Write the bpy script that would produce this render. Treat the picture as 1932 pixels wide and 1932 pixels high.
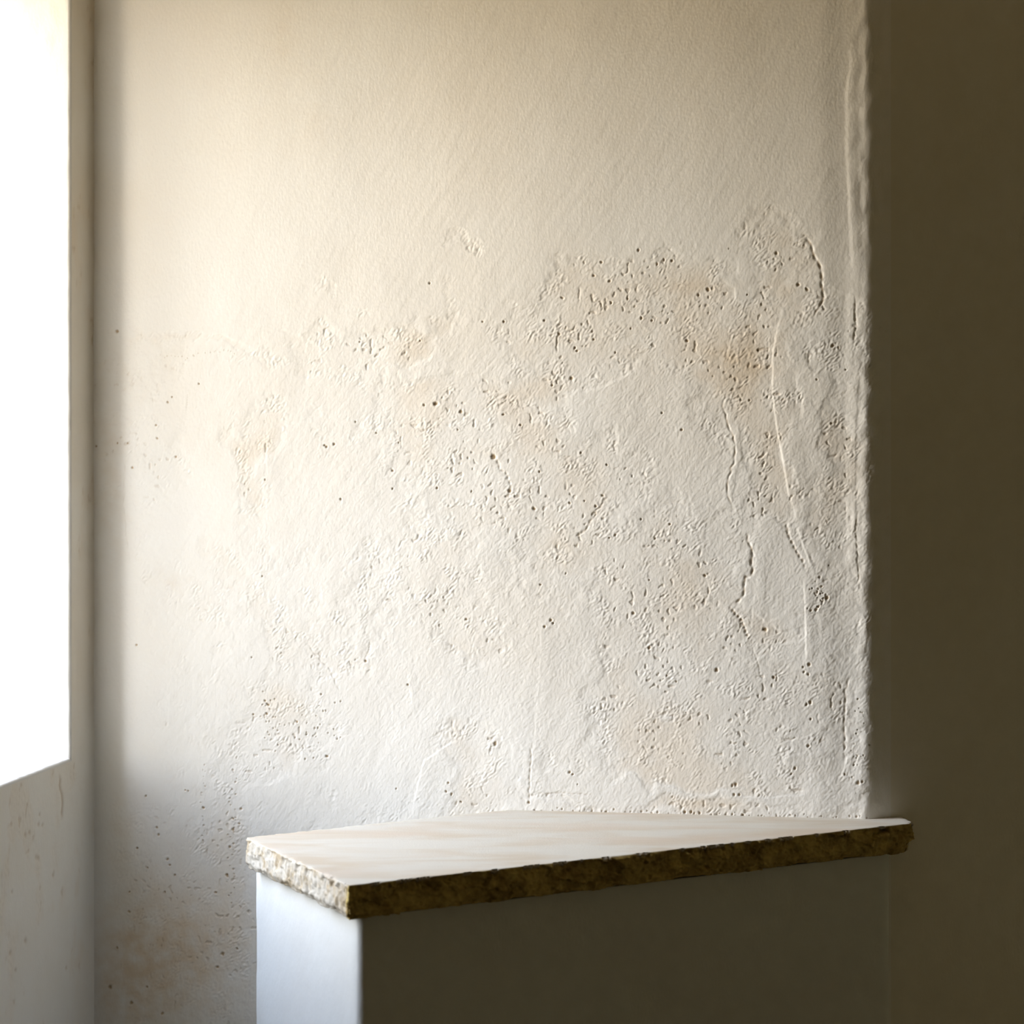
import bpy, math, random
import numpy as np
from mathutils import Vector

# ------------------------------------------------------------------ scene
SC = bpy.context.scene
for o in list(bpy.data.objects):
    bpy.data.objects.remove(o, do_unlink=True)

FPX = 3320.0          # focal length in pixels of a 1932 px frame
EYE = 1.5             # camera height
cam_d = bpy.data.cameras.new('camera')
cam_d.sensor_width = 36.0
cam_d.lens = FPX / 1932.0 * 36.0
cam_d.clip_start = 0.05
cam_d.dof.use_dof = True
cam_d.dof.focus_distance = 2.60
cam_d.dof.aperture_fstop = 5.0
cam = bpy.data.objects.new('camera', cam_d)
SC.collection.objects.link(cam)
cam.location = (0, 0, EYE)
cam.rotation_euler = (math.pi / 2, 0, 0)
SC.camera = cam

# sky: pale blue overhead, white haze low down, warm ground below the horizon
W = bpy.data.worlds.new('sky')
SC.world = W
W.use_nodes = True
nt = W.node_tree
nt.nodes.clear()
w_out = nt.nodes.new('ShaderNodeOutputWorld')
w_bg = nt.nodes.new('ShaderNodeBackground')
w_bg.inputs['Strength'].default_value = 47.0
SIDE = [(0, .1), (16, .12), (28, .40), (40, .42), (46, .25), (52, .12), (58, .14), (64, .28), (70, .42), (76, .48), (82, .60), (88, .92), (94, .4), (120, .3)]
w_tc = nt.nodes.new('ShaderNodeTexCoord')
w_sep = nt.nodes.new('ShaderNodeSeparateXYZ')
w_map = nt.nodes.new('ShaderNodeMapRange')
w_map.inputs['From Min'].default_value = -1
w_map.inputs['From Max'].default_value = 1
w_r = nt.nodes.new('ShaderNodeValToRGB')
nt.links.new(w_tc.outputs['Generated'], w_sep.inputs[0])
nt.links.new(w_sep.outputs['Z'], w_map.inputs['Value'])
nt.links.new(w_map.outputs[0], w_r.inputs[0])
# brightness also varies round the horizon: profile invented to even out the light along the back wall
w_at = nt.nodes.new('ShaderNodeMath'); w_at.operation = 'ARCTAN2'
w_nx = nt.nodes.new('ShaderNodeMath'); w_nx.operation = 'MULTIPLY'; w_nx.inputs[1].default_value = -1
w_ny = nt.nodes.new('ShaderNodeMath'); w_ny.operation = 'MULTIPLY'; w_ny.inputs[1].default_value = -1
nt.links.new(w_sep.outputs['X'], w_nx.inputs[0]); nt.links.new(w_sep.outputs['Y'], w_ny.inputs[0])
nt.links.new(w_nx.outputs[0], w_at.inputs[0]); nt.links.new(w_ny.outputs[0], w_at.inputs[1])
w_am = nt.nodes.new('ShaderNodeMapRange'); w_am.inputs['From Max'].default_value = math.radians(120)
nt.links.new(w_at.outputs[0], w_am.inputs['Value'])
w_side = nt.nodes.new('ShaderNodeValToRGB'); nt.links.new(w_am.outputs[0], w_side.inputs[0])
def ramp(node, stops):
    e0 = node.color_ramp.elements
    e0[0].position = stops[0][0]; e0[0].color = (*stops[0][1], 1)
    e0[1].position = stops[-1][0]; e0[1].color = (*stops[-1][1], 1)
    for p_, c_ in stops[1:-1]:
        e_ = e0.new(p_); e_.color = (*c_, 1)
ramp(w_side, [(a_ / 120, (v_, v_, v_)) for a_, v_ in SIDE])
w_mul = nt.nodes.new('ShaderNodeVectorMath'); w_mul.operation = 'SCALE'
nt.links.new(w_r.outputs[0], w_mul.inputs[0]); nt.links.new(w_side.outputs[0], w_mul.inputs['Scale'])
nt.links.new(w_mul.outputs[0], w_bg.inputs['Color'])
nt.links.new(w_bg.outputs[0], w_out.inputs[0])
SKY = [(-1.0, .26, (1, .74, .40)), (-.6, .26, (1, .74, .40)), (-.3, .21, (1, .74, .40)), (-.1, .28, (1, .79, .49)), (.05, .62, (1, .91, .75)), (.20, 1.0, (1, .985, .95)),
       (.35, .93, (.98, .99, 1.0)), (.5, .60, (.88, .95, 1.09)), (.65, .54, (.80, .93, 1.18)), (.8, .60, (.76, .91, 1.22)), (1.0, .7, (.8, .95, 1.2))]
ramp(w_r, [((z_ + 1) / 2, tuple(l_ * k_ for k_ in c_)) for z_, l_, c_ in SKY])

SC.cycles.adaptive_threshold = .05
SC.view_settings.view_transform = 'Standard'
SC.view_settings.look = 'None'
SC.view_settings.exposure = 0.0
SC.view_settings.gamma = 1.0
SC.view_settings.use_curve_mapping = False

# ------------------------------------------------------------------ plan of the place (metres, seen from above)
def V2(x, y): return np.array([x, y], float)
def az(a):  # heading: 0 = straight away from camera, 90 = right
    a = math.radians(a); return V2(math.sin(a), math.cos(a))
P1, P2 = V2(-.0048, 2.658), V2(.523, 2.576)
BD = (P2 - P1) / np.linalg.norm(P2 - P1)          # along the back wall, to the right
LD = az(6.4)                                      # along the left wall, away from camera
def cross(p, d, q, e):
    M = np.array([[d[0], -e[0]], [d[1], -e[1]]]); t = np.linalg.solve(M, q - p); return p + d * t[0]
CL = cross(P1, BD, V2(0, 0), V2(-794, 3320))      # left corner
CR = P2                                           # outer corner on the right
RD = az(66)                                       # along the dark right wall
BN = V2(BD[1], -BD[0])                            # normals, all into the room
if BN[1] > 0: BN = -BN
LN = V2(LD[1], -LD[0])
RN = V2(RD[1], -RD[0])
BW = float(np.dot(CR - CL, BD))
ZT, ZB = 2.75, 0.0
HL = az(61.3)                                     # along the half wall
HM = V2(-HL[1], HL[0])                            # across the half wall, away from camera
F0 = V2(-.197, 2.117)                             # nearest corner of the slab
SLAB_T, SLAB_B = 1.05, 1.008
WU0, WU1, WZ0, WZ1 = .0901, .74, EYE - .3735, 2.42 # window opening on the left wall
REV = .32

def pix(p, z):
    return 966 + FPX * p[..., 0] / p[..., 1], 966 - FPX * (z - EYE) / p[..., 1]

# portal that guides sky sampling through the window (emits nothing itself)
pl = bpy.data.lights.new('window_portal', 'AREA')
pl.shape = 'RECTANGLE'; pl.size = WU1 - WU0 + .1; pl.size_y = WZ1 - WZ0 + .1
pl.cycles.is_portal = True
plo = bpy.data.objects.new('window_portal', pl); SC.collection.objects.link(plo)
c = CL - LD * (WU0 + WU1) / 2 - LN * (REV + .06)
plo.location = (c[0], c[1], (WZ0 + WZ1) / 2)
plo.rotation_euler = Vector((LN[0], LN[1], 0)).to_track_quat('-Z', 'Y').to_euler()

# ------------------------------------------------------------------ numpy noise
_rs = np.random.RandomState(7)
_perm = _rs.permutation(512).astype(np.int64)
_ang = _rs.rand(512) * 2 * np.pi
_gx, _gy = np.cos(_ang).astype(np.float32), np.sin(_ang).astype(np.float32)
def perlin(x, y, seed=0):
    x = np.asarray(x, np.float32) + 100.0 + seed * 17.31
    y = np.asarray(y, np.float32) + 100.0 + seed * 9.77
    xi = np.floor(x).astype(np.int64); yi = np.floor(y).astype(np.int64)
    xf = x - xi; yf = y - yi
    u = xf * xf * xf * (xf * (xf * 6 - 15) + 10); v = yf * yf * yf * (yf * (yf * 6 - 15) + 10)
    def g(ix, iy, dx, dy):
        h = _perm[(_perm[ix & 511] + iy) & 511]
        return _gx[h] * dx + _gy[h] * dy
    a = g(xi, yi, xf, yf); b = g(xi + 1, yi, xf - 1, yf)
    c = g(xi, yi + 1, xf, yf - 1); d = g(xi + 1, yi + 1, xf - 1, yf - 1)
    return ((a + (b - a) * u) * (1 - v) + (c + (d - c) * u) * v) * 1.5
def fbm(x, y, octv=4, seed=0, gain=.5):
    s = 0; a = 1; t = 0
    for k in range(octv):
        s = s + a * perlin(x * 2 ** k, y * 2 ** k, seed + k * 3); t += a; a *= gain
    return s / t
def sstep(a, b, x):
    t = np.clip((x - a) / (b - a), 0, 1); return t * t * (3 - 2 * t)

# ------------------------------------------------------------------ helpers
def link(name, me, mat, parent=None, kind=None, label=None, cat=None, base=None):
    o = bpy.data.objects.new(name, me)
    SC.collection.objects.link(o)
    if mat: me.materials.append(mat)
    if parent: o.parent = parent
    if base is not None:                    # put the origin at the thing's base
        v = np.empty(len(me.vertices) * 3, np.float32); me.vertices.foreach_get('co', v)
        v = v.reshape(-1, 3) - np.array(base, np.float32); me.vertices.foreach_set('co', v.reshape(-1)); o.location = base
    if kind: o['kind'] = kind
    if label: o['label'] = label
    if cat: o['category'] = cat
    return o

def grid_mesh(name, co, keep=None, attrs=None, smooth=True, flip=False):
    """co: (ny, nx, 3) array of points; keep: (ny-1, nx-1) bool; attrs: name -> (ny, nx)"""
    ny, nx = co.shape[:2]
    idx = np.arange(ny * nx, dtype=np.int32).reshape(ny, nx)
    q = np.stack([idx[:-1, :-1], idx[:-1, 1:], idx[1:, 1:], idx[1:, :-1]], -1)
    if flip: q = q[..., ::-1]
    q = q[keep] if keep is not None else q.reshape(-1, 4)
    n = len(q)
    me = bpy.data.meshes.new(name)
    me.vertices.add(ny * nx); me.vertices.foreach_set('co', co.reshape(-1).astype(np.float32))
    me.loops.add(n * 4); me.loops.foreach_set('vertex_index', q.reshape(-1).astype(np.int32))
    me.polygons.add(n); me.polygons.foreach_set('loop_start', np.arange(0, n * 4, 4, dtype=np.int32))
    me.polygons.foreach_set('use_smooth', np.full(n, smooth))
    me.update(calc_edges=True)
    for k, a in (attrs or {}).items():
        at = me.attributes.new(k, 'FLOAT', 'POINT'); at.data.foreach_set('value', a.reshape(-1).astype(np.float32))
    return me

def spaced(dense0, dense1, step, lo, hi, coarse):
    a = np.arange(dense0, dense1 + step * .5, step)
    lo_n = max(1, int(math.ceil((dense0 - lo) / coarse))) if dense0 - lo > 1e-6 else 0
    hi_n = max(1, int(math.ceil((hi - a[-1]) / coarse))) if hi - a[-1] > 1e-6 else 0
    l = np.linspace(lo, dense0, lo_n + 1)[:-1] if lo_n else np.array([])
    h = np.linspace(a[-1], hi, hi_n + 1)[1:] if hi_n else np.array([])
    return np.concatenate([l, a, h])

# ------------------------------------------------------------------ materials
def mat_new(name):
    m = bpy.data.materials.new(name); m.use_nodes = True
    n = m.node_tree; n.nodes.clear()
    out = n.nodes.new('ShaderNodeOutputMaterial'); b = n.nodes.new('ShaderNodeBsdfPrincipled')
    n.links.new(b.outputs[0], out.inputs[0])
    b.inputs['Specular IOR Level'].default_value = .15
    return m, n, b
def N(n, t, **kw):
    x = n.nodes.new(t)
    for k, v in kw.items(): x.inputs[k.replace('_', ' ')].default_value = v
    return x
def mix(n, fac, a, b):
    x = n.nodes.new('ShaderNodeMix'); x.data_type = 'RGBA'
    for sock, v in ((0, fac), (6, a), (7, b)):
        if isinstance(v, bpy.types.NodeSocket): n.links.new(v, x.inputs[sock])
        else: x.inputs[sock].default_value = v if sock == 0 else (*v, 1)
    return x.outputs[2]
def mrange(n, v, a, b, c=0, d=1):
    x = n.nodes.new('ShaderNodeMapRange'); n.links.new(v, x.inputs[0])
    for k, val in zip((1, 2, 3, 4), (a, b, c, d)): x.inputs[k].default_value = val
    return x.outputs[0]
def math_(n, op, a, b):
    x = n.nodes.new('ShaderNodeMath'); x.operation = op
    for k, v in ((0, a), (1, b)):
        if isinstance(v, bpy.types.NodeSocket): n.links.new(v, x.inputs[k])
        else: x.inputs[k].default_value = v
    return x.outputs[0]

def plaster(name, base, warm, dirt=(.40, .27, .13), bump=.35, attrs=True, fine=.0009):
    m, n, b = mat_new(name)
    b.inputs['Roughness'].default_value = .9
    tc = n.nodes.new('ShaderNodeTexCoord')
    n1 = N(n, 'ShaderNodeTexNoise', Scale=3.2, Detail=5.0, Roughness=.6); n.links.new(tc.outputs['Object'], n1.inputs['Vector'])
    n2 = N(n, 'ShaderNodeTexNoise', Scale=330.0, Detail=3.0, Roughness=.6); n.links.new(tc.outputs['Object'], n2.inputs['Vector'])
    col = mix(n, mrange(n, n1.outputs[0], .38, .66), base, warm)
    col = mix(n, mrange(n, n2.outputs[0], .3, .7, .0, .10), col, tuple(c * .8 for c in base))
    if attrs:
        a1 = n.nodes.new('ShaderNodeAttribute'); a1.attribute_name = 'stain'
        a2 = n.nodes.new('ShaderNodeAttribute'); a2.attribute_name = 'pit'
        col = mix(n, a1.outputs['Fac'], col, (.70, .565, .40))
        col = mix(n, a2.outputs['Fac'], col, dirt)
    n.links.new(col, b.inputs['Base Color'])
    mp = n.nodes.new('ShaderNodeMapping'); n.links.new(tc.outputs['Object'], mp.inputs[0])
    mp.inputs['Rotation'].default_value = (0, .75, 0); mp.inputs['Scale'].default_value = (1, 1, .5)
    n3 = N(n, 'ShaderNodeTexNoise', Scale=260.0, Detail=2.0, Roughness=.5); n.links.new(mp.outputs[0], n3.inputs['Vector'])
    bp = n.nodes.new('ShaderNodeBump'); bp.inputs['Strength'].default_value = bump; bp.inputs['Distance'].default_value = fine
    n.links.new(n3.outputs[0], bp.inputs['Height']); n.links.new(bp.outputs[0], b.inputs['Normal'])
    return m

M_BACK = plaster('lime_plaster', (.86, .85, .815), (.84, .81, .75))
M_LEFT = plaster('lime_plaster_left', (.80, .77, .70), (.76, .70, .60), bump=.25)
M_SHADE = plaster('tan_plaster', (.82, .79, .71), (.79, .75, .65), attrs=False, bump=.25)
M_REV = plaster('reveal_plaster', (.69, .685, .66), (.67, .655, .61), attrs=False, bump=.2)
M_ROOM = plaster('room_plaster', (.67, .655, .46), (.64, .62, .42), attrs=False, bump=.1)

# ------------------------------------------------------------------ back wall
def stroke(H, PX, PY, pts, fn, pad=14, wob=0, seed=0, taper=True):
    """adds fn(signed distance, along 0..1) to H near the traced polyline"""
    pts = [np.array(p, float) for p in pts]
    if wob:
        out = []
        for a, b in zip(pts[:-1], pts[1:]):
            k = max(1, int(np.linalg.norm(b - a) / 7))
            for i in range(k): out.append(a + (b - a) * i / k)
        out.append(pts[-1])
        rr = random.Random(seed)
        pts = [p + np.array([rr.uniform(-wob, wob), rr.uniform(-wob, wob) * .6]) for p in out]
    P = np.array(pts)
    lo = P.min(0) - pad; hi = P.max(0) + pad
    ok = (PX > lo[0]) & (PX < hi[0]) & (PY > lo[1]) & (PY < hi[1])
    ii = np.nonzero(ok)
    if len(ii[0]) == 0: return
    X = PX[ii]; Y = PY[ii]
    best = np.full(len(X), 1e9); sg = np.zeros(len(X)); al = np.zeros(len(X))
    L = np.concatenate([[0], np.cumsum(np.linalg.norm(np.diff(P, axis=0), axis=1))])
    for k in range(len(P) - 1):
        a, d = P[k], P[k + 1] - P[k]; l2 = d @ d + 1e-9
        t = np.clip(((X - a[0]) * d[0] + (Y - a[1]) * d[1]) / l2, 0, 1)
        ex = X - a[0] - t * d[0]; ey = Y - a[1] - t * d[1]
        dd = np.hypot(ex, ey); m = dd < best
        best[m] = dd[m]; sg[m] = np.sign(d[0] * ey[m] - d[1] * ex[m]); al[m] = (L[k] + t[m] * (L[k + 1] - L[k])) / L[-1]
    tap = np.clip(np.minimum(al, 1 - al) * 6, 0, 1) if taper else 1
    r = fn(best, best * sg, al)
    if isinstance(r, tuple): r = r[0]
    H[ii] += r * tap * sstep(pad, pad * .6, best)

def gauss(d, w): return np.exp(-(d / w) ** 2)

def rough_mask(PX, PY, S, Z):
    E = np.zeros_like(PX)
    wx = fbm(S * 9, Z * 9, 4, 11) * 95; wy = fbm(S * 9 + 5, Z * 9, 4, 23) * 95
    X, Y = PX + wx, PY + wy
    def el(cx, cy, rx, ry, deg, a):
        nonlocal E
        t = math.radians(deg); dx, dy = X - cx, Y - cy
        if a < 0: rx, ry = rx * .85, ry * .85
        u = (dx * math.cos(t) + dy * math.sin(t)) / rx; v = (-dx * math.sin(t) + dy * math.cos(t)) / ry
        E = E + a * np.exp(-(u * u + v * v))
    for a in ROUGH: el(*a)
    E = E + .33 * sstep(520, 640, Y) * sstep(0, 300, X) + fbm(S * 22, Z * 22, 4, 31) * .24 + fbm(S * 60, Z * 60, 2, 37) * .10
    return np.clip(E, 0, 1.3)

ROUGH = [  # cx, cy, rx, ry, tilt, amount  (photo pixels; negative = trowelled smooth)
    (1240, 500, 130, 45, 5, .50), (1485, 470, 75, 85, -40, .60), (1240, 570, 230, 70, 0, .60), (1130, 600, 120, 90, 0, .35),
    (1410, 690, 70, 160, -22, .75), (1430, 850, 60, 150, -12, .65), (1490, 950, 25, 70, 0, .4),
    (775, 775, 75, 60, 30, .50), (900, 840, 150, 60, 38, .55), (960, 900, 90, 80, 45, .45), (1100, 960, 90, 45, -50, .45),
    (480, 830, 40, 80, 0, .45), (860, 470, 55, 22, 20, .45), (915, 510, 30, 40, 60, .25), (600, 560, 55, 22, 10, .35),
    (660, 640, 180, 50, -8, .35), (760, 620, 60, 40, 60, .30), (1080, 740, 130, 60, -20, .35), (950, 760, 60, 50, 0, .25),
    (1300, 1330, 170, 130, 30, .60), (1240, 1180, 120, 110, -40, .45), (1370, 1400, 130, 70, 0, .40), (1470, 1170, 50, 30, 0, .5),
    (1230, 1410, 110, 40, 10, .40), (880, 1180, 70, 45, 40, .40), (580, 1390, 95, 60, 30, .50), (520, 1360, 40, 80, 0, .3),
    (900, 1430, 50, 90, -25, .45), (850, 1490, 40, 50, 0, .2), (640, 1250, 50, 50, 40, .35), (560, 1215, 35, 60, 0, .3),
    (1560, 630, 45, 70, 0, .35), (1570, 850, 40, 110, 0, .35), (1580, 1000, 60, 60, -30, .25), (1530, 1290, 50, 60, 0, .30),
    (1350, 1515, 110, 16, 0, .45), (1060, 1512, 70, 10, 0, .30), (1480, 1535, 160, 10, 0, .3), (1350, 1080, 70, 60, 0, .25),
    (760, 1060, 120, 110, -30, .22), (1120, 860, 150, 60, 0, .2), (1180, 1050, 130, 60, -30, .2), (420, 1100, 140, 60, 0, .12),
    (300, 870, 60, 130, 0, .22), (430, 1530, 45, 160, 10, .35), (330, 1700, 110, 130, 0, .25), (400, 1800, 90, 90, 0, .40), (300, 670, 70, 18, 0, .25),
    (420, 675, 70, 14, 0, .3), (210, 800, 40, 170, 0, .25),
    # trowelled patches
    (380, 850, 55, 130, 0, -.6), (620, 985, 110, 90, -20, -.5), (850, 670, 130, 55, -10, -.5), (1180, 770, 110, 55, -15, -.7),
    (1060, 1260, 70, 110, 0, -.6), (1270, 1345, 40, 30, 0, -.7), (1335, 1420, 28, 22, 0, -.7), (750, 1300, 110, 90, 0, -.6),
    (1480, 1060, 45, 110, 5, -.7), (1510, 1220, 35, 60, 0, -.7), (1520, 780, 50, 170, 6, -.55), (1290, 860, 60, 80, 0, -.3),
    (1330, 930, 50, 60, 0, -.3), (1180, 1480, 150, 22, 0, -.5), (700, 1440, 80, 80, 0, -.6), (470, 600, 150, 60, 0, -.4),
    (520, 1480, 60, 50, 0, -.3), (1390, 520, 45, 25, 0, -.4), (960, 1330, 70, 60, 0, -.4), (540, 730, 90, 60, 0, -.3), (1450, 1480, 130, 18, 0, -.4),
]
PITS = [  # x, y, size
    (811, 534, 3), (222, 625, 4.5), (822, 762, 5.5), (800, 764, 4), (870, 777, 4.5), (931, 862, 7), (741, 888, 3.5), (864, 811, 3), (710, 817, 3), (741, 922, 3),
    (962, 926, 5), (880, 1168, 3.5), (1195, 1157, 4.2), (1068, 1082, 3), (1020, 1103, 3), (1443, 1188, 5.5), (1225, 1222, 5), (1527, 1254, 4.5),
    (1517, 1268, 3.5), (1525, 1407, 4), (690, 1247, 4), (1008, 960, 5), (1061, 562, 4), (1153, 571, 4), (1184, 563, 4), (1055, 630, 4), (1027, 605, 3), (1085, 656, 3.5),
    (1089, 662, 3.5), (1078, 714, 4.5), (1042, 727, 3), (1161, 665, 3), (951, 607, 3.5), (911, 607, 3), (793, 643, 3), (679, 645, 3), (950, 782, 3), (982, 802, 3),
    (671, 796, 2.6), (752, 835, 2.6), (825, 921, 3), (890, 927, 3), (1145, 877, 3), (1096, 854, 3), (1018, 890, 3), (1075, 949, 3.5), (1103, 945, 2.6), (1137, 935, 4),
    (1124, 955, 3.5), (1150, 1015, 3), (1161, 1009, 3.2), (1465, 478, 4.5), (1318, 557, 3.5), (1336, 546, 5), (1410, 556, 2.6), (1375, 469, 2), (1296, 643, 4), (1430, 660, 3),
    (1506, 537, 5), (1523, 546, 5), (1571, 652, 5), (1582, 656, 3.5), (1249, 779, 2.8), (1286, 811, 3.2), (1414, 755, 3), (1541, 716, 3), (1596, 698, 2.6), (1568, 799, 2.5),
    (1264, 989, 3), (1330, 1086, 4), (1225, 1094, 2.6), (1236, 1016, 2.6), (1560, 1128, 6), (1540, 1150, 4), (1530, 1152, 3), (1515, 1258, 3), (1525, 1272, 4), (1352, 1264, 5), (1258, 1275, 3),
    (1460, 1278, 4), (1276, 1286, 3), (1529, 1325, 5), (1522, 1329, 4), (1530, 1357, 3), (1500, 1449, 4), (1493, 1460, 3), (1594, 1461, 3), (1619, 1477, 5), (1627, 1475, 3.5),
    (1388, 1480, 5), (1382, 1482, 4), (1385, 1499, 3.5), (1395, 1499, 3.5), (1075, 1457, 4), (1081, 1461, 3), (1292, 1532, 4), (1304, 1532, 4), (1320, 1534, 3.5), (1402, 1537, 4), (1382, 1536, 3),
    (935, 1403, 6), (617, 1427, 4), (495, 1087, 2.5), (606, 1310, 3.5), (503, 1347, 4), (506, 1330, 4), (500, 1322, 3.5), (560, 1362, 3.5), (478, 1348, 3), (475, 1240, 2.6), (842, 1493, 3.5), (852, 1498, 4),
    (870, 1513, 3), (846, 1477, 3), (998, 1514, 4), (748, 1488, 2.5), (455, 1526, 3.5), (440, 1545, 3), (452, 1554, 3), (384, 1524, 3.5), (440, 1565, 3.5), (434, 1598, 3.5), (428, 1650, 3.5), (429, 1653, 4),
    (407, 1684, 3.5), (275, 1502, 3), (350, 1491, 2.4), (355, 1492, 2.4), (296, 1561, 3), (299, 1575, 3.4), (259, 1600, 3), (316, 1621, 3.5), (320, 1632, 3.5), (330, 1651, 3), (278, 1637, 2.6), (311, 1683, 3.2),
    (243, 1720, 4), (244, 1683, 2.6), (221, 1788, 4), (208, 1862, 6), (248, 1892, 5), (277, 1862, 3.5), (306, 1912, 4), (447, 1790, 3), (420, 1800, 5), (410, 1825, 4), (258, 1217, 3), (295, 802, 2.6), (317, 759, 3), (325, 749, 2.4),
    (376, 724, 2.6), (297, 827, 3.4), (332, 862, 3.6), (250, 882, 3), (222, 836, 3), (241, 836, 2.6), (182, 842, 3), (630, 838, 4), (616, 843, 4), (643, 942, 3), (612, 840, 3), (500, 905, 3), (770, 1292, 3), (1040, 1170, 4.5), (1028, 1182, 3.5), (1044, 1176, 3),
    (1090, 1480, 2.4), (1210, 980, 3), (1120, 640, 3), (1210, 600, 4), (1230, 605, 3), (1190, 620, 3), (1150, 530, 3.5), (1120, 520, 3.5), (1135, 495, 3.5), (1205, 472, 3.5), (1268, 492, 3.5), (1240, 498, 4), (1253, 490, 3.5),
]

def build_back_wall():
    dS = .0011
    r = .028; turn = math.radians(98.83 - 66.0)
    # path: straight, then a rounded outer corner, then a strip of the right wall
    cut = r * math.tan(turn / 2)
    s_arc0 = BW - cut; s_arc1 = s_arc0 + r * turn; s_end = s_arc1 + .03
    S = np.concatenate([[-.012], np.arange(0, s_end + dS * .5, dS)]).astype(np.float64)
    Zr = spaced(.672, 2.325, dS, ZB, ZT, .08)
    h0 = math.atan2(BD[0], BD[1])
    def path(s):
        p = CL + BD * np.minimum(s, s_arc0)[:, None]
        nrm = np.repeat(BN[None], len(s), 0).copy()
        t = np.clip((s - s_arc0) / r, 0, turn)
        h = h0 - t
        # centre of the arc lies inside the masonry
        c = CL + BD * s_arc0 - BN * r
        arc = s > s_arc0
        nn = np.stack([np.cos(h), -np.sin(h)], 1)      # right-hand normal of heading h, into the room
        p[arc] = (c + nn * r)[arc]; nrm[arc] = nn[arc]
        far = s > s_arc1
        p[far] += RD * (s[far] - s_arc1)[:, None]
        return p, nrm
    P, NR = path(S)
    SS, ZZ = np.meshgrid(S, Zr)
    PX = np.broadcast_to((966 + FPX * P[:, 0] / P[:, 1])[None], SS.shape)
    PY = 966 - FPX * (ZZ - EYE) / P[:, 1][None]
    H = np.zeros_like(SS); st = np.zeros_like(SS); pit = np.zeros_like(SS)
    E = rough_mask(PX, PY, SS, ZZ)
    m = sstep(.20, .55, E)
    # slow undulation of the hand-laid surface
    H += .0022 * fbm(SS * 3.2, ZZ * 2.6, 3, 1) + .0007 * fbm(SS * 13, ZZ * 9, 3, 2) * (.35 + .65 * sstep(420, 620, PY))
    # trowel sweeps
    c, s_ = math.cos(.9), math.sin(.9)
    H += .00022 * fbm((SS * c + ZZ * s_) * 20, (-SS * s_ + ZZ * c) * 90, 3, 5)
    # skim coat: smooth parts stand proud of the coarse coat
    H += .0006 * (1 - sstep(.30, .50, E))
    # coarse coat: short torn ridges lying diagonally
    wv = fbm(SS * 12, ZZ * 12, 2, 61) * .55
    c, s_ = np.cos(.78 + wv), np.sin(.78 + wv)
    wxx = fbm(SS * 90, ZZ * 90, 2, 41) * .35
    a = (SS * math.cos(.78) + ZZ * math.sin(.78)); b = (-SS * math.sin(.78) + ZZ * math.cos(.78))
    n1 = perlin(a * 100 + wxx, b * 215 + wxx + wv, 43); n2 = perlin(a * 190, b * 330 + wxx, 47); n3 = perlin(SS * 200 + wxx, ZZ * 220, 53)
    tex = (1 - np.abs(n1) * 2.0) * .70 + n2 * .7 + n3 * .40
    amp = .30 + 1.15 * sstep(-.1, .5, fbm(SS * 30, ZZ * 30, 3, 59))
    H += (m * amp * .00050 + .00016 * sstep(500, 700, PY) * (.4 + .6 * sstep(300, 900, PX)) * (1 - m)) * tex
    # random small holes where the coat is coarse
    holes = sstep(.42, .56, perlin(SS * 150, ZZ * 120, 71)) * sstep(.34, .6, E) * sstep(.0, .25, perlin(SS * 20, ZZ * 20, 73))
    H -= holes * .0009; pit += holes * .22
    # light overall grain everywhere
    H += .00006 * perlin(a * 230, b * 330, 81) * (.5 + 1.2 * sstep(900, 1300, PX) * sstep(700, 100, PY))
    st += .30 * sstep(.3, .8, E) * sstep(-.25, .45, fbm(SS * 6, ZZ * 6, 4, 91))
    for (x, y, rx, ry, k) in [(1400, 690, 70, 60, .5), (1300, 540, 90, 20, .25), (1480, 560, 40, 60, .3), (1220, 620, 120, 90, .22), (930, 850, 80, 30, .2),
                              (1350, 1515, 60, 12, .35), (1440, 1185, 30, 20, .3), (530, 60, 22, 60, .18), (590, 230, 20, 60, .12), (1240, 1150, 90, 70, .12), (330, 1810, 130, 120, .75), (245, 1850, 60, 110, .6), (205, 900, 30, 160, .3), (240, 1560, 50, 120, .2)]:
        st += k * np.exp(-((PX - x + 30 * wv) / rx) ** 2 - ((PY - y) / ry) ** 2) * (.6 + .8 * fbm(SS * 40, ZZ * 40, 3, 95))
    # traced holes
    rr = random.Random(5)
    def hole(x, y, sz, dep=.0016, dirt=.8):
        sz = sz * .72
        el = rr.uniform(.65, 1.0); t = math.radians(rr.uniform(20, 110))
        ok = np.nonzero((np.abs(PX - x) < sz * 4) & (np.abs(PY - y) < sz * 4))
        if not len(ok[0]): return
        dx, dy = PX[ok] - x, PY[ok] - y
        u = (dx * math.cos(t) + dy * math.sin(t)) / sz; v = (-dx * math.sin(t) + dy * math.cos(t)) / (sz * el)
        d = np.sqrt(u * u + v * v) + perlin(SS[ok] * 300, ZZ[ok] * 300, 3) * .3
        g = 1 - sstep(.55, 1.3, d)
        H[ok] -= g * dep; H[ok] += .00018 * gauss(d - 1.8, .5)
        pit[ok] = np.maximum(pit[ok], g * dirt)
    for x, y, sz in PITS: hole(x, y, sz)
    # pits strung along the joint with the stone slab and down two weathered streaks
    for k in range(46):
        x = 1010 + 630 * (k / 45) + rr.uniform(-7, 7)
        hole(x, 1529 + (x - 1010) * .0255 - rr.uniform(0, 6), rr.uniform(1.6, 3.2), .001, .55)
    for k in range(30):
        hole(442 - .25 * k + rr.uniform(-8, 8), 1440 + 9 * k + rr.uniform(-5, 5), rr.uniform(1.6, 3.0), .001, .5)
    for k in range(18):
        hole(383 + rr.uniform(-5, 5), 1440 + 9 * k + rr.uniform(-4, 4), rr.uniform(1.5, 2.6), .0008, .4)
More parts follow.
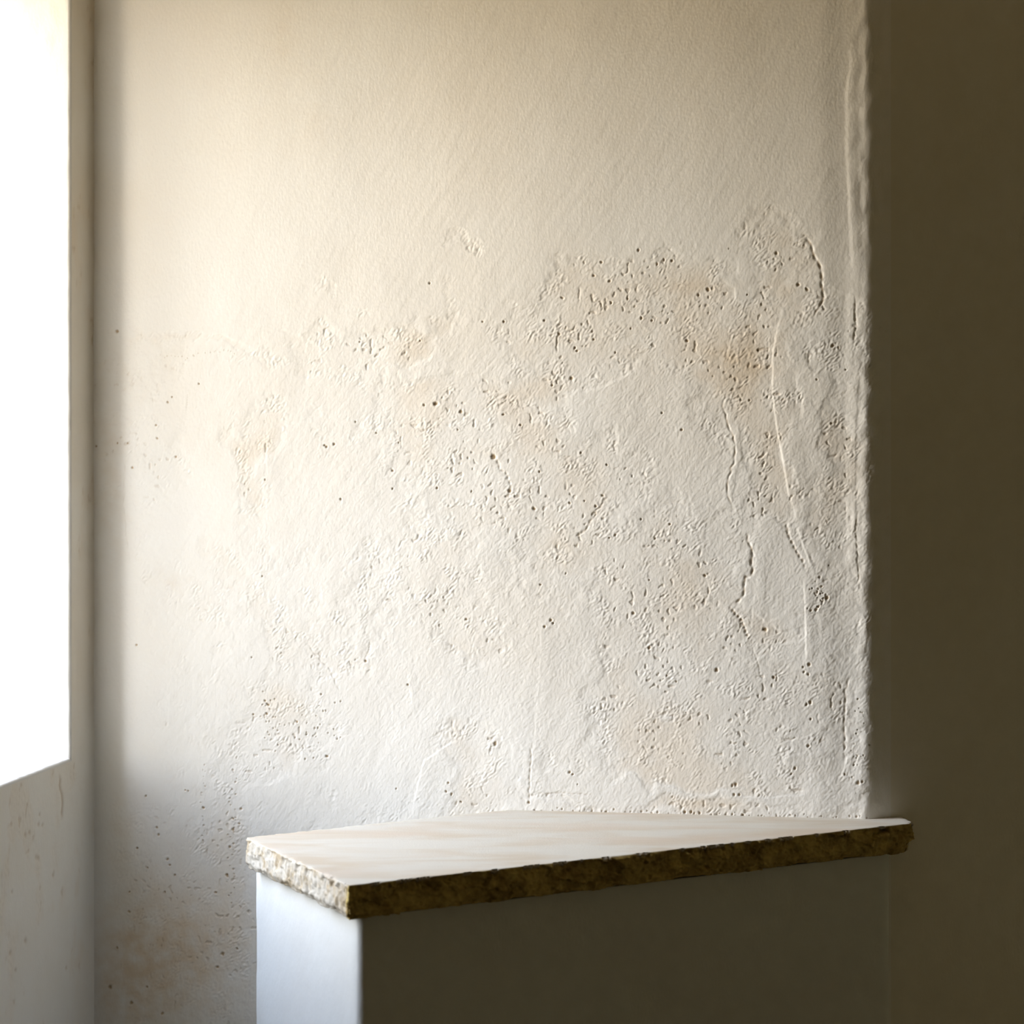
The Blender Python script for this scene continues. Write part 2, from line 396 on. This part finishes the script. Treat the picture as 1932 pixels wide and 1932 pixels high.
    for k in range(22):   # row of small holes over the patch at left
        hole(305 + 6.5 * k + rr.uniform(-3, 3), 668 + 8 * math.sin(k * .3) + rr.uniform(-4, 4), rr.uniform(1.2, 2.2), .0007, .35)
    for k in range(26):   # two clumps
        hole(600 + rr.gauss(0, 28), 1375 + rr.gauss(0, 32), rr.uniform(1.6, 3.2), .0012, .5)
        hole(510 + rr.gauss(0, 12), 1350 + rr.gauss(0, 26), rr.uniform(1.6, 3.0), .001, .45)
        hole(1620 + rr.gauss(0, 10), 1390 + rr.gauss(0, 60), rr.uniform(1.4, 2.6), .001, .5)
        hole(1545 + rr.gauss(0, 9), 1120 + rr.gauss(0, 20), rr.uniform(1.6, 3.4), .0012, .5)
    # cracks
    def crack(pts, w=2.0, dep=.0014, dirt=.7, wob=3.0, seed=1):
        stroke(H, PX, PY, pts, lambda d, sd, al: -dep * gauss(d, w) * (.6 + .4 * np.sin(al * 61 + seed)), 12, wob, seed)
        stroke(pit, PX, PY, pts, lambda d, sd, al: dirt * gauss(d, w * .8) * (.55 + .45 * np.sin(al * 47 + seed)), 12, wob, seed)
    crack([(1512, 440), (1530, 462), (1536, 485), (1550, 505), (1551, 535), (1553, 560), (1545, 580), (1530, 598)], 2.4, .0020, .8, 2.2, 2)
    crack([(1363, 742), (1368, 790), (1385, 830), (1386, 868), (1374, 900), (1371, 935), (1386, 965)], 1.8, .0012, .55, 3, 3)
    crack([(1410, 1003), (1414, 1030), (1420, 1050), (1418, 1085), (1404, 1090), (1404, 1112), (1397, 1130), (1376, 1143)], 2.2, .0018, .75, 3, 4)
    crack([(1374, 1143), (1395, 1165), (1405, 1185), (1415, 1208)], 2.4, .0018, .75, 1.5, 5)
    crack([(1418, 1215), (1430, 1250), (1436, 1280)], 1.2, .0006, .2, 1, 6)
    crack([(1480, 985), (1494, 1020), (1508, 1050), (1520, 1075)], 2.2, .0014, .55, 2.5, 7)
    crack([(1609, 1272), (1593, 1303), (1597, 1322), (1594, 1350), (1593, 1440)], 1.8, .0012, .5, 2.0, 8)
    crack([(1155, 932), (1135, 950), (1115, 985), (1095, 1010), (1088, 1040)], 1.8, .0011, .5, 3.5, 9)
    crack([(925, 850), (945, 885), (960, 905), (965, 930)], 1.8, .0010, .4, 4, 10)
    crack([(1016, 1498), (1060, 1496), (1120, 1500)], 1.3, .0006, .3, 1, 11)
    crack([(1004, 1400), (1001, 1460), (997, 1520)], 1.6, .0010, .5, 1.5, 12)
    crack([(228, 850), (236, 880), (234, 950), (240, 1020), (246, 1060)], 1.2, .0006, .15, 1, 13)
    crack([(355, 740), (353, 775)], 1.2, .0005, .2, 1, 14)
    crack([(570, 1210), (600, 1240), (625, 1270), (640, 1305)], 1.8, .0009, .15, 4, 15)
    crack([(699, 1205), (697, 1225), (690, 1248)], 1.6, .0009, .3, 2, 16)
    crack([(1612, 560), (1615, 620), (1608, 650)], 1.6, .0012, .4, 1.2, 17)
    crack([(1620, 960), (1614, 1000), (1619, 1060), (1622, 1110)], 1.4, .0009, .35, 1.5, 18)
    # trowel arrises: one side of the line stands proud of the other
    def ridge(pts, w=7, up=.0009, side=1, wob=.6, seed=1, back=40):
        stroke(H, PX, PY, pts, lambda d, sd, al: up * .5 * (sstep(-w * .35, w * .35, sd * side)) * sstep(back, back * .3, d), back + 6, wob, seed)
    ridge([(1482, 565), (1466, 620), (1458, 668), (1457, 740), (1466, 810), (1477, 870), (1486, 925), (1499, 965), (1508, 1000)], 5, .0015, -1, .8, 1, 55)
    ridge([(1500, 985), (1515, 1030), (1532, 1075)], 5, .0012, -1, 1, 2, 40)
    ridge([(1516, 1085), (1519, 1160), (1521, 1262)], 5, .0012, -1, .6, 3, 26)
    ridge([(1430, 1080), (1420, 1150), (1417, 1200)], 6, .0004, -1, .6, 4, 26)
    ridge([(1443, 1060), (1445, 1140)], 4, .0004, 1, .6, 5, 20)
    ridge([(878, 1387), (840, 1408), (800, 1436), (786, 1490), (774, 1545)], 4, .0009, -1, .8, 6, 34)
    ridge([(1022, 1150), (1019, 1250), (1012, 1350), (1004, 1440), (998, 1522)], 5, .00035, -1, .8, 7, 30)
    ridge([(503, 790), (503, 860), (506, 910)], 5, .0006, -1, .8, 8, 30)
    ridge([(322, 1285), (316, 1385)], 4, .0004, -1, .6, 9, 16)
    ridge([(768, 1265), (774, 1310), (780, 1340)], 4, .0005, -1, .8, 10, 18)
    ridge([(1607, 60), (1604, 130), (1597, 170), (1597, 270), (1603, 400), (1606, 470), (1610, 540)], 12, .0014, -1, .8, 11, 24)
    ridge([(1612, 540), (1614, 600), (1608, 660), (1612, 700)], 5, .0008, 1, 1.4, 12, 20)
    ridge([(1628, 640), (1619, 720), (1616, 800), (1614, 900), (1616, 1000), (1622, 1120)], 7, .0009, 1, 1.6, 13, 24)
    ridge([(1636, 1150), (1638, 1200), (1630, 1240), (1625, 1290)], 8, .0010, 1, 1.4, 14, 20)
    ridge([(1600, 1420), (1590, 1455), (1582, 1475)], 5, .0010, -1, 1, 15, 18)
    ridge([(1375, 740), (1395, 800), (1400, 860), (1385, 905), (1382, 960)], 5, .0006, 1, 2, 16, 30)
    ridge([(740, 600), (728, 680), (728, 740)], 8, .0005, -1, 2, 17, 40)
    # softly worn outer corner
    H += sstep(1590, 1650, PX) * (.0035 * fbm(ZZ * 5, SS * 10, 4, 101) + .0010 * perlin(ZZ * 40, SS * 60, 103))
    # settle to the plane at the far end, where the strip meets the right wall
    H -= .0015 * sstep(1545, 1600, PX)
    H *= sstep(s_end, s_end - .02, SS)
    co = np.empty(SS.shape + (3,))
    co[..., 0] = P[:, 0][None] + NR[:, 0][None] * H
    co[..., 1] = P[:, 1][None] + NR[:, 1][None] * H
    co[..., 2] = ZZ
    me = grid_mesh('wall_back', co, attrs={'stain': np.clip(st, 0, .8), 'pit': np.clip(pit, 0, .9)}, flip=False)
    link('wall_back', me, M_BACK, kind='structure')
    return P[-1]
wall_right_start = build_back_wall()

# ------------------------------------------------------------------ left wall with the window opening
def build_left_wall():
    far = 6.2
    U = np.unique(np.round(np.concatenate([[-.0], np.arange(0, .40, .0022), [WU0 - .005], np.linspace(.40, WU1 + .006, 22), np.linspace(WU1 + .006, far, 40)]), 5))
    U = U[(np.abs(U - (WU0 - .005)) > .0012) | (U == round(WU0 - .005, 5))]
    Zr = np.unique(np.round(np.concatenate([np.linspace(ZB, .68, 8), np.arange(.68, WZ0 + .05, .0024), [WZ0 - .005], np.arange(WZ0 + .05, 2.32, .006), [WZ1 + .006], np.linspace(2.44, ZT, 5)]), 5))
    Zr = Zr[(np.abs(Zr - (WZ0 - .005)) > .0012) | (Zr == round(WZ0 - .005, 5))]
    UU, ZZ = np.meshgrid(U, Zr)
    P = CL - LD * UU[..., None]
    PX, PY = pix(P, ZZ)
    H = .0018 * fbm(UU * 4, ZZ * 3, 3, 201) + .0007 * fbm(UU * 14, ZZ * 9, 3, 203)
    E = fbm(UU * 12, ZZ * 8, 4, 205) + .25 * np.exp(-((PX - 40) / 50) ** 2 - ((PY - 1540) / 60) ** 2)
    m = sstep(.12, .4, E)
    H += m * .00035 * (perlin(UU * 130, ZZ * 130, 207) + perlin(UU * 220, ZZ * 200, 209))
    pit = .3 * m * sstep(.45, .6, perlin(UU * 80, ZZ * 60, 211)); H -= pit * .002
    st = .2 * m
    rr = random.Random(9)
    for x, y, sz in [(40, 1481, 3), (48, 1575, 4), (56, 1571, 4), (73, 1556, 3), (80, 1557, 2.5), (20, 1798, 4), (48, 1775, 4), (125, 1826, 3), (30, 1830, 3), (75, 1537, 2.5), (23, 1683, 2.5), (99, 1651, 3)]:
        g = np.exp(-((PX - x) / (sz * .6)) ** 2 - ((PY - y) / (sz * 1.2)) ** 2); H -= g * .0012; pit = np.maximum(pit, .45 * g)
    stroke(H, PX, PY, [(112, 1458), (114, 1490), (118, 1515), (116, 1550)], lambda d, sd, al: -.0012 * gauss(d, 2.2), 10, 1.2, 3)
    stroke(pit, PX, PY, [(112, 1458), (114, 1490), (118, 1515), (116, 1550)], lambda d, sd, al: .5 * gauss(d, 1.8), 10, 1.2, 3)
    # calm down at the edges of the opening
    du = np.maximum(np.maximum(WU0 - UU, UU - WU1), 0); dz = np.maximum(np.maximum(WZ0 - ZZ, ZZ - WZ1), 0)
    H *= sstep(.004, .03, np.hypot(du, dz))
    # soft fill in the inner corner with the back wall
    H += .006 * np.exp(-(UU / .008) ** 1.0)
    uc = (U[:-1] + U[1:]) / 2; zc = (Zr[:-1] + Zr[1:]) / 2
    keep = ~((uc[None] > WU0 - .005) & (uc[None] < WU1 + .006) & (zc[:, None] > WZ0 - .005) & (zc[:, None] < WZ1 + .006))
    co = np.empty(UU.shape + (3,))
    co[..., 0] = P[..., 0] + LN[0] * H; co[..., 1] = P[..., 1] + LN[1] * H; co[..., 2] = ZZ
    me = grid_mesh('wall_left', co, keep=keep, attrs={'stain': np.clip(st, 0, .8), 'pit': np.clip(pit, 0, .9)}, flip=True)
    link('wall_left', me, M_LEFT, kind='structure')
build_left_wall()

# reveal: a tube of plaster running round the opening and out through the wall; sill is its own part
def wloc(u, z, dep):  # point at u along the left wall, height z, depth dep outwards
    p = CL - LD * u - LN * dep
    return (p[0], p[1], z)

def reveal_strip(a, b, inward, n=60, nd=40, splay=0.0, seed=0, ext=0.0):
    """strip between opening corners a->b (u,z); inward = direction in (u,z) pointing into the opening"""
    a, b, inward = np.array(a), np.array(b), np.array(inward)
    R = .005
    prof = []
    for k in range(7):
        t = k / 6 * math.pi / 2
        prof.append((-R + R * math.sin(t), R * (1 - math.cos(t))))       # offset along inward, depth
    for k in range(1, nd + 1):
        d = R + (REV - R) * k / nd
        prof.append((-splay * d, d))
    prof = np.array(prof)
    T = np.linspace(-ext, 1 + ext, n)
    q = a[None] + (b - a)[None] * T[:, None]
    co = np.empty((n, len(prof), 3))
    for j, (off, dep) in enumerate(prof):
        w = .0012 * fbm(T * 6 + seed, np.full(n, dep * 8), 3, 301 + seed) + (.0007 * perlin(T * 40, np.full(n, dep * 60), 305 + seed))
        uu = q[:, 0] + inward[0] * (off + w * min(1, dep / R)); zz = q[:, 1] + inward[1] * (off + w * min(1, dep / R))
        for i in range(n): co[i, j] = wloc(uu[i], zz[i], dep)
    return co

def add_strips(name, strips):
    vs, fs = [], []
    for co, flip in strips:
        o = len(vs); ny, nx = co.shape[:2]; vs += [tuple(v) for v in co.reshape(-1, 3)]
        for i in range(ny - 1):
            for j in range(nx - 1):
                q = [o + i * nx + j, o + i * nx + j + 1, o + (i + 1) * nx + j + 1, o + (i + 1) * nx + j]
                fs.append(q[::-1] if flip else q)
    me = bpy.data.meshes.new(name); me.from_pydata(vs, [], fs)
    for p in me.polygons: p.use_smooth = True
    return me

def box_mesh(name, boxes):
    """boxes in window coordinates: (u0,u1,z0,z1,d0,d1)"""
    vs, fs = [], []
    for (u0, u1, z0, z1, d0, d1) in boxes:
        o = len(vs)
        for u in (u0, u1):
            for z in (z0, z1):
                for d in (d0, d1): vs.append(wloc(u, z, d))
        for f in ((0, 1, 3, 2), (4, 6, 7, 5), (0, 4, 5, 1), (2, 3, 7, 6), (0, 2, 6, 4), (1, 5, 7, 3)): fs.append([o + i for i in f])
    me = bpy.data.meshes.new(name); me.from_pydata(vs, [], fs)
    return me

m_wood, n_, b_ = mat_new('painted_frame'); b_.inputs['Base Color'].default_value = (.72, .69, .62, 1); b_.inputs['Roughness'].default_value = .6
fr = .028
# open casement frame at the outer end of the reveal
win = link('window_1', box_mesh('window_1', [(WU0 - .03, WU1 + .03, WZ0 - .04, WZ0 - .002, REV, REV + .05), (WU0 - .03, WU1 + .03, WZ1 + .002, WZ1 + .04, REV, REV + .05),
           (WU0 - .03, WU0 - .002, WZ0 - .002, WZ1 + .002, REV, REV + .05), (WU1 + .002, WU1 + .03, WZ0 - .002, WZ1 + .002, REV, REV + .05)]), m_wood, kind='structure')
me = add_strips('window_reveal', [(reveal_strip((WU0, WZ0), (WU0, WZ1), (1, 0), 200, 40, 0, 1, .012), False),
                                  (reveal_strip((WU1, WZ0), (WU1, WZ1), (-1, 0), 40, 12, 0.0, 2, .012), True),
                                  (reveal_strip((WU0, WZ1), (WU1, WZ1), (0, -1), 40, 12, 0, 3, .012), False)])
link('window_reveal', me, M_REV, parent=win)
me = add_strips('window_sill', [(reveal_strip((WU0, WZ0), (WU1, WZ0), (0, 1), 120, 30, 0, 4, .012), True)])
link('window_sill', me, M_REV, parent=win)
# outer face of the masonry around the opening, closes the wall's thickness
me = box_mesh('x', [(-.6, WU0 - .03, 0, ZT, REV, REV + .04), (WU1 + .1, 6.2, 0, ZT, REV, REV + .04), (WU0 - .03, WU1 + .1, 0, WZ0 - .04, REV, REV + .04), (WU0 - .03, WU1 + .1, WZ1 + .04, ZT, REV, REV + .04)])
me.name = 'wall_outer'
link('wall_outer', me, M_ROOM, kind='structure')

# ------------------------------------------------------------------ dark right wall
def build_right_wall():
    st0 = wall_right_start
    ln = 2.4
    T = np.concatenate([np.arange(0, .55, .006), np.linspace(.55, ln, 24)]); Zr = spaced(.6, 2.35, .008, ZB, ZT, .1)
    TT, ZZ = np.meshgrid(T, Zr)
    H = (.0028 * fbm(TT * 3.5, ZZ * 1.2, 4, 401) + .0010 * fbm(TT * 16, ZZ * 3, 3, 403)) * sstep(0, .03, TT)
    P = st0 + RD * TT[..., None]
    co = np.empty(TT.shape + (3,)); co[..., 0] = P[..., 0] + RN[0] * H; co[..., 1] = P[..., 1] + RN[1] * H; co[..., 2] = ZZ
    link('wall_right', grid_mesh('wall_right', co), M_SHADE, kind='structure')
    return st0 + RD * ln
DR = build_right_wall()

# rest of the room around and behind the camera
BL = CL - LD * 6.2
ER = V2(3.4, BL[1] - .2)
def wall_quad(name, a, b, mat):
    n = 12
    co = np.empty((n, n, 3))
    for i in range(n):
        for j in range(n):
            p = a + (b - a) * j / (n - 1); co[i, j] = (p[0], p[1], ZB + (ZT - ZB) * i / (n - 1))
    link(name, grid_mesh(name, co), mat, kind='structure')
wall_quad('wall_side', DR, ER, M_ROOM)
wall_quad('wall_front', ER, BL, M_ROOM)
def poly(name, pts, z, mat, up):
    me = bpy.data.meshes.new(name); me.from_pydata([(p[0], p[1], z) for p in pts], [], [list(range(len(pts)))[::(1 if up else -1)]])
    link(name, me, mat, kind='structure')
room = [BL, ER, DR, CR, CL]
poly('floor', room, ZB, plaster('earthen_floor', (.46, .37, .23), (.40, .30, .18), attrs=False, bump=.2), True)
poly('ceiling', room, ZT, plaster('ceiling_plaster', (.70, .61, .44), (.66, .57, .4), attrs=False, bump=.1), False)

# ------------------------------------------------------------------ half wall under the slab
def rounded(pts, radii, seg=10):
    """closed outline with rounded corners"""
    out = []
    n = len(pts)
    for i in range(n):
        p, a, b, r = pts[i], pts[i - 1], pts[(i + 1) % n], radii[i]
        if r <= 0: out.append(p); continue
        da = (a - p) / np.linalg.norm(a - p); db = (b - p) / np.linalg.norm(b - p)
        ang = math.acos(float(np.clip(da @ db, -1, 1))); t = r / math.tan(ang / 2)
        c = p + (da + db) / np.linalg.norm(da + db) * r / math.sin(ang / 2)
        s, e = p + da * t, p + db * t
        a0 = math.atan2(*(s - c)[::-1]); a1 = math.atan2(*(e - c)[::-1]); d = (a1 - a0 + math.pi) % (2 * math.pi) - math.pi
        for k in range(seg + 1): out.append(c + r * np.array([math.cos(a0 + d * k / seg), math.sin(a0 + d * k / seg)]))
    return np.array(out)
def resample(P, step):
    Q = np.vstack([P, P[:1]]); out = []
    for a, b in zip(Q[:-1], Q[1:]):
        l = np.linalg.norm(b - a); k = max(1, int(round(l / step)))
        for i in range(k): out.append(a + (b - a) * i / k)
    return np.array(out)
def outward(P):
    d = np.roll(P, -1, 0) - np.roll(P, 1, 0); n = np.stack([d[:, 1], -d[:, 0]], 1); n /= np.linalg.norm(n, axis=1)[:, None] + 1e-9
    area = .5 * np.sum(P[:, 0] * np.roll(P[:, 1], -1) - np.roll(P[:, 0], -1) * P[:, 1])
    return n if area > 0 else -n

def build_half_wall():
    nA = F0 + HL * .020 + HM * .014
    nB = F0 + HL * .868 + HM * .014
    nBk = cross(nB, HM, CR, RD) - HM * .005                      # butts against the right wall
    bk = F0 + HL * .020 + HM * .375
    bkW = cross(bk, HL, P1, BD) - HL * .016                      # butts against the back wall
    inR = CR + (BN + RN) * .006
    P = rounded([nA, nB, nBk, inR, bkW, bk], [.012, .030, 0, 0, 0, .010], 8)
    P = resample(P, .006); nr = outward(P)
    L = np.concatenate([[0], np.cumsum(np.linalg.norm(np.diff(P, axis=0), axis=1))])
    Zr = np.concatenate([np.linspace(0, .6, 10), np.arange(.61, SLAB_B - .001, .006), [SLAB_B - .0006]])
    LL, ZZ = np.meshgrid(L, Zr)
    H = .0016 * fbm(LL * 6, ZZ * 5, 3, 501) + .0007 * fbm(LL * 24, ZZ * 12, 3, 503) + .00025 * perlin(LL * 100, ZZ * 70, 505)
    H *= 1 - sstep(SLAB_B - .01, SLAB_B, ZZ) * .3
    co = np.empty(LL.shape + (3,)); co[..., 0] = P[:, 0] + nr[:, 0] * H; co[..., 1] = P[:, 1] + nr[:, 1] * H; co[..., 2] = ZZ
    ny, nx = LL.shape
    vs = [tuple(v) for v in co.reshape(-1, 3)]; fs = []
    for i in range(ny - 1):
        for j in range(nx):
            k = (j + 1) % nx; fs.append([i * nx + j, i * nx + k, (i + 1) * nx + k, (i + 1) * nx + j])
    fs.append([(ny - 1) * nx + j for j in range(nx)]); fs.append([j for j in range(nx)][::-1])
    me = bpy.data.meshes.new('half_wall'); me.from_pydata(vs, [], fs)
    for p in me.polygons[:-2]: p.use_smooth = True
    hc = P.mean(0); link('half_wall', me, M_HALF, base=(hc[0], hc[1], 0), kind='thing', label='low plastered masonry half wall standing diagonally under the rough stone slab', cat='half wall')
M_HALF = plaster('half_wall_plaster', (.72, .74, .725), (.69, .69, .66), attrs=False, bump=.3)
build_half_wall()

# ------------------------------------------------------------------ stone slab
def stone():
    m, n, b = mat_new('honed_limestone')
    b.inputs['Roughness'].default_value = .75
    tc = n.nodes.new('ShaderNodeTexCoord')
    mp = n.nodes.new('ShaderNodeMapping'); n.links.new(tc.outputs['Object'], mp.inputs[0])
    mp.inputs['Rotation'].default_value = (0, 0, -math.radians(28.7 - 12)); mp.inputs['Scale'].default_value = (1.0, 3.6, 1.0)
    n1 = N(n, 'ShaderNodeTexNoise', Scale=5.0, Detail=5.0, Roughness=.55); n1.inputs['Distortion'].default_value = .6; n.links.new(mp.outputs[0], n1.inputs['Vector'])
    n2 = N(n, 'ShaderNodeTexNoise', Scale=4.0, Detail=3.0); n.links.new(mp.outputs[0], n2.inputs['Vector'])
    n3 = N(n, 'ShaderNodeTexNoise', Scale=420.0, Detail=2.0); n.links.new(tc.outputs['Object'], n3.inputs['Vector'])
    top = mix(n, mrange(n, n1.outputs[0], .42, .64), (.56, .535, .48), (.51, .445, .36))
    top = mix(n, mrange(n, n2.outputs[0], .50, .68, 0, .7), top, (.54, .46, .38))
    at = n.nodes.new('ShaderNodeAttribute'); at.attribute_name = 'edge'
    af = n.nodes.new('ShaderNodeAttribute'); af.attribute_name = 'patina'
    n4 = N(n, 'ShaderNodeTexNoise', Scale=38.0, Detail=6.0, Roughness=.65); n.links.new(tc.outputs['Object'], n4.inputs['Vector'])
    side = mix(n, mrange(n, n4.outputs[0], .44, .62), (.50, .47, .41), (.40, .33, .23))
    old = mix(n, mrange(n, n4.outputs[0], .35, .66), (.60, .46, .15), (.27, .18, .055))
    side = mix(n, af.outputs['Fac'], side, old)
    col = mix(n, at.outputs['Fac'], top, side)
    n.links.new(col, b.inputs['Base Color'])
    bp = n.nodes.new('ShaderNodeBump'); bp.inputs['Distance'].default_value = .0006; bp.inputs['Strength'].default_value = .4
    s = math_(n, 'ADD', n3.outputs[0], math_(n, 'MULTIPLY', n4.outputs[0], math_(n, 'MULTIPLY', at.outputs['Fac'], 3.0)))
    n.links.new(s, bp.inputs['Height']); n.links.new(bp.outputs[0], b.inputs['Normal'])
    return m

def build_slab():
    F1 = F0 + HL * .8895
    R = cross(V2(0, 0), V2(1702 - 966, 3320), CR, RD)
    Bl = V2(-.371, 2.433); Bk = P1.copy()
    bd = (Bk - Bl) / np.linalg.norm(Bk - Bl)
    P = rounded([F0, F1, R + (R - F1) / np.linalg.norm(R - F1) * .012, CR - (BN + RN) * .006, Bk + bd * .012 - BN * .003, Bl], [.004, .006, 0, 0, 0, .012], 6)
    P = resample(P, .0018); nr = outward(P); n = len(P)
    # how far each outline point lies along the exposed front / end faces
    fx = (P - F0) @ HL; fy = (P - F0) @ HM
    front = sstep(.02, .0, np.abs(fy)) ; end = sstep(.045, .02, fx + 0.0 * fy) * (fy > .002)
    Lc = np.concatenate([[0], np.cumsum(np.linalg.norm(np.diff(P, axis=0), axis=1))])
    lv = 30
    T = np.linspace(0, 1, lv)                               # 0 = top edge, 1 = underside
    LL, TT = np.meshgrid(Lc, T)
    V = TT * (SLAB_T - SLAB_B)
    # split-stone relief: blocky facets plus grain
    def facets(x, y, seed):
        xi = np.floor(x).astype(int); yi = np.floor(y).astype(int); best = np.full(x.shape, 9.); val = np.zeros(x.shape)
        for dx in (-1, 0, 1):
            for dy in (-1, 0, 1):
                h = _perm[(_perm[(xi + dx + seed) & 511] + yi + dy) & 511]; h2 = _perm[(h + 77) & 511]; h3 = _perm[(h + 191) & 511]; h4 = _perm[(h + 313) & 511]
                px = xi + dx + .15 + .7 * h / 511; py = yi + dy + .15 + .7 * h2 / 511
                d = (x - px) ** 2 + (y - py) ** 2; k = d < best
                plane = (h3 / 511 - .5) + ((x - px) * (h4 / 511 - .5) + (y - py) * (h2 / 511 - .5)) * 1.6
                best = np.where(k, d, best); val = np.where(k, plane, val)
        return val
    wob = fbm(LL * 60, V * 60, 2, 601) * .5
    fr_ = facets(LL * 26 + wob, V * 55 + wob, 3) * .0052 + facets(LL * 70 + wob, V * 120, 9) * .0024 + fbm(LL * 200, V * 220, 3, 605) * .0022
    en_ = facets(LL * 60 + wob * 1.4, V * 60 + wob, 5) * .0030 + fbm(LL * 220, V * 200, 3, 607) * .0012 + perlin(LL * 150, V * 60, 609) * .0012
    fw = np.broadcast_to(front[None], LL.shape); ew = np.broadcast_to(np.clip(1 - front, 0, 1)[None], LL.shape)
    D = -np.abs(.0) + fr_ * fw + en_ * ew
    D *= sstep(0, .10, TT) * .85 + .15
    D -= .0016
    # chips along the top arris
    chip = sstep(.05, .35, perlin(Lc * 55, Lc * 0 + .3, 611)) * np.clip(.5 + .5 * perlin(Lc * 160, Lc * 0, 613) + .7 * perlin(Lc * 420, Lc * 0, 617), 0, 1.2)
    D -= chip[None] * .0060 * sstep(.0, .10, TT) * sstep(.42, .10, TT)
    # ragged lower edge
    rag = .0045 * np.clip(fbm(Lc * 22, Lc * 0, 4, 615) + .25, 0, 2)
    D -= sstep(.75, 1.0, TT) * (.003 + np.abs(rag)[None] * .5)
    # far end is broken back underneath
    D -= (sstep(.865, .8895, fx))[None] * sstep(.55, .75, TT) * .010
    Z = SLAB_T - V
    Z += (sstep(.8, 1.0, TT)) * rag[None] * .9
    Z -= np.broadcast_to(chip[None], Z.shape) * .0045 * sstep(.16, .0, TT)
    keepf = np.broadcast_to(np.clip(front + end, 0, 1)[None], D.shape)
    D = D * (.2 + .8 * keepf)
    co = np.empty(LL.shape + (3,)); co[..., 0] = P[:, 0] + nr[:, 0] * D; co[..., 1] = P[:, 1] + nr[:, 1] * D; co[..., 2] = Z
    # top: inner rings at full height, closed with one flat face
    rings = []
    for off, dz in ((.0012, .0003), (.004, .0), (.010, .0)):
        q = P - nr * (.0016 + chip[:, None] * .0045 * (off < .002)); q = q + (P.mean(0) - q) * off * 4; rings.append(np.column_stack([q, np.full(n, SLAB_T + .0004 - dz)]))
    low = np.column_stack([P - nr * .018, np.full(n, SLAB_B)])
    allr = [rings[2], rings[1], rings[0]] + [co[i] for i in range(lv)] + [low]
    A = np.array(allr); ny = len(allr)
    vs = [tuple(v) for v in A.reshape(-1, 3)]; fs = []
    for i in range(ny - 1):
        for j in range(n):
            k = (j + 1) % n; fs.append([i * n + j, (i + 1) * n + j, (i + 1) * n + k, i * n + k])
    nf = len(fs)
    fs.append(list(range(n))); fs.append([(ny - 1) * n + j for j in range(n)][::-1])
    me = bpy.data.meshes.new('stone_ledge'); me.from_pydata(vs, [], fs)
    for i, p in enumerate(me.polygons): p.use_smooth = False if (i >= nf or i < 2 * n) else True
    e = np.zeros((ny, n)); e[3:] = 1.0; e[3] = .5
    pa = np.broadcast_to(front[None], (ny, n)) * 1.0
    for i in range(7): pa[i] *= 1 - np.clip(chip * 1.6, 0, 1) * (1 if i < 5 else .5)
    for nm, a in (('edge', e), ('patina', pa)):
        at = me.attributes.new(nm, 'FLOAT', 'POINT'); at.data.foreach_set('value', a.reshape(-1).astype(np.float32))
    hc = P.mean(0); link('stone_ledge', me, stone(), base=(hc[0], hc[1], SLAB_B), kind='thing', label='pale honed stone slab with rough split edges capping the half wall', cat='stone slab')
build_slab()
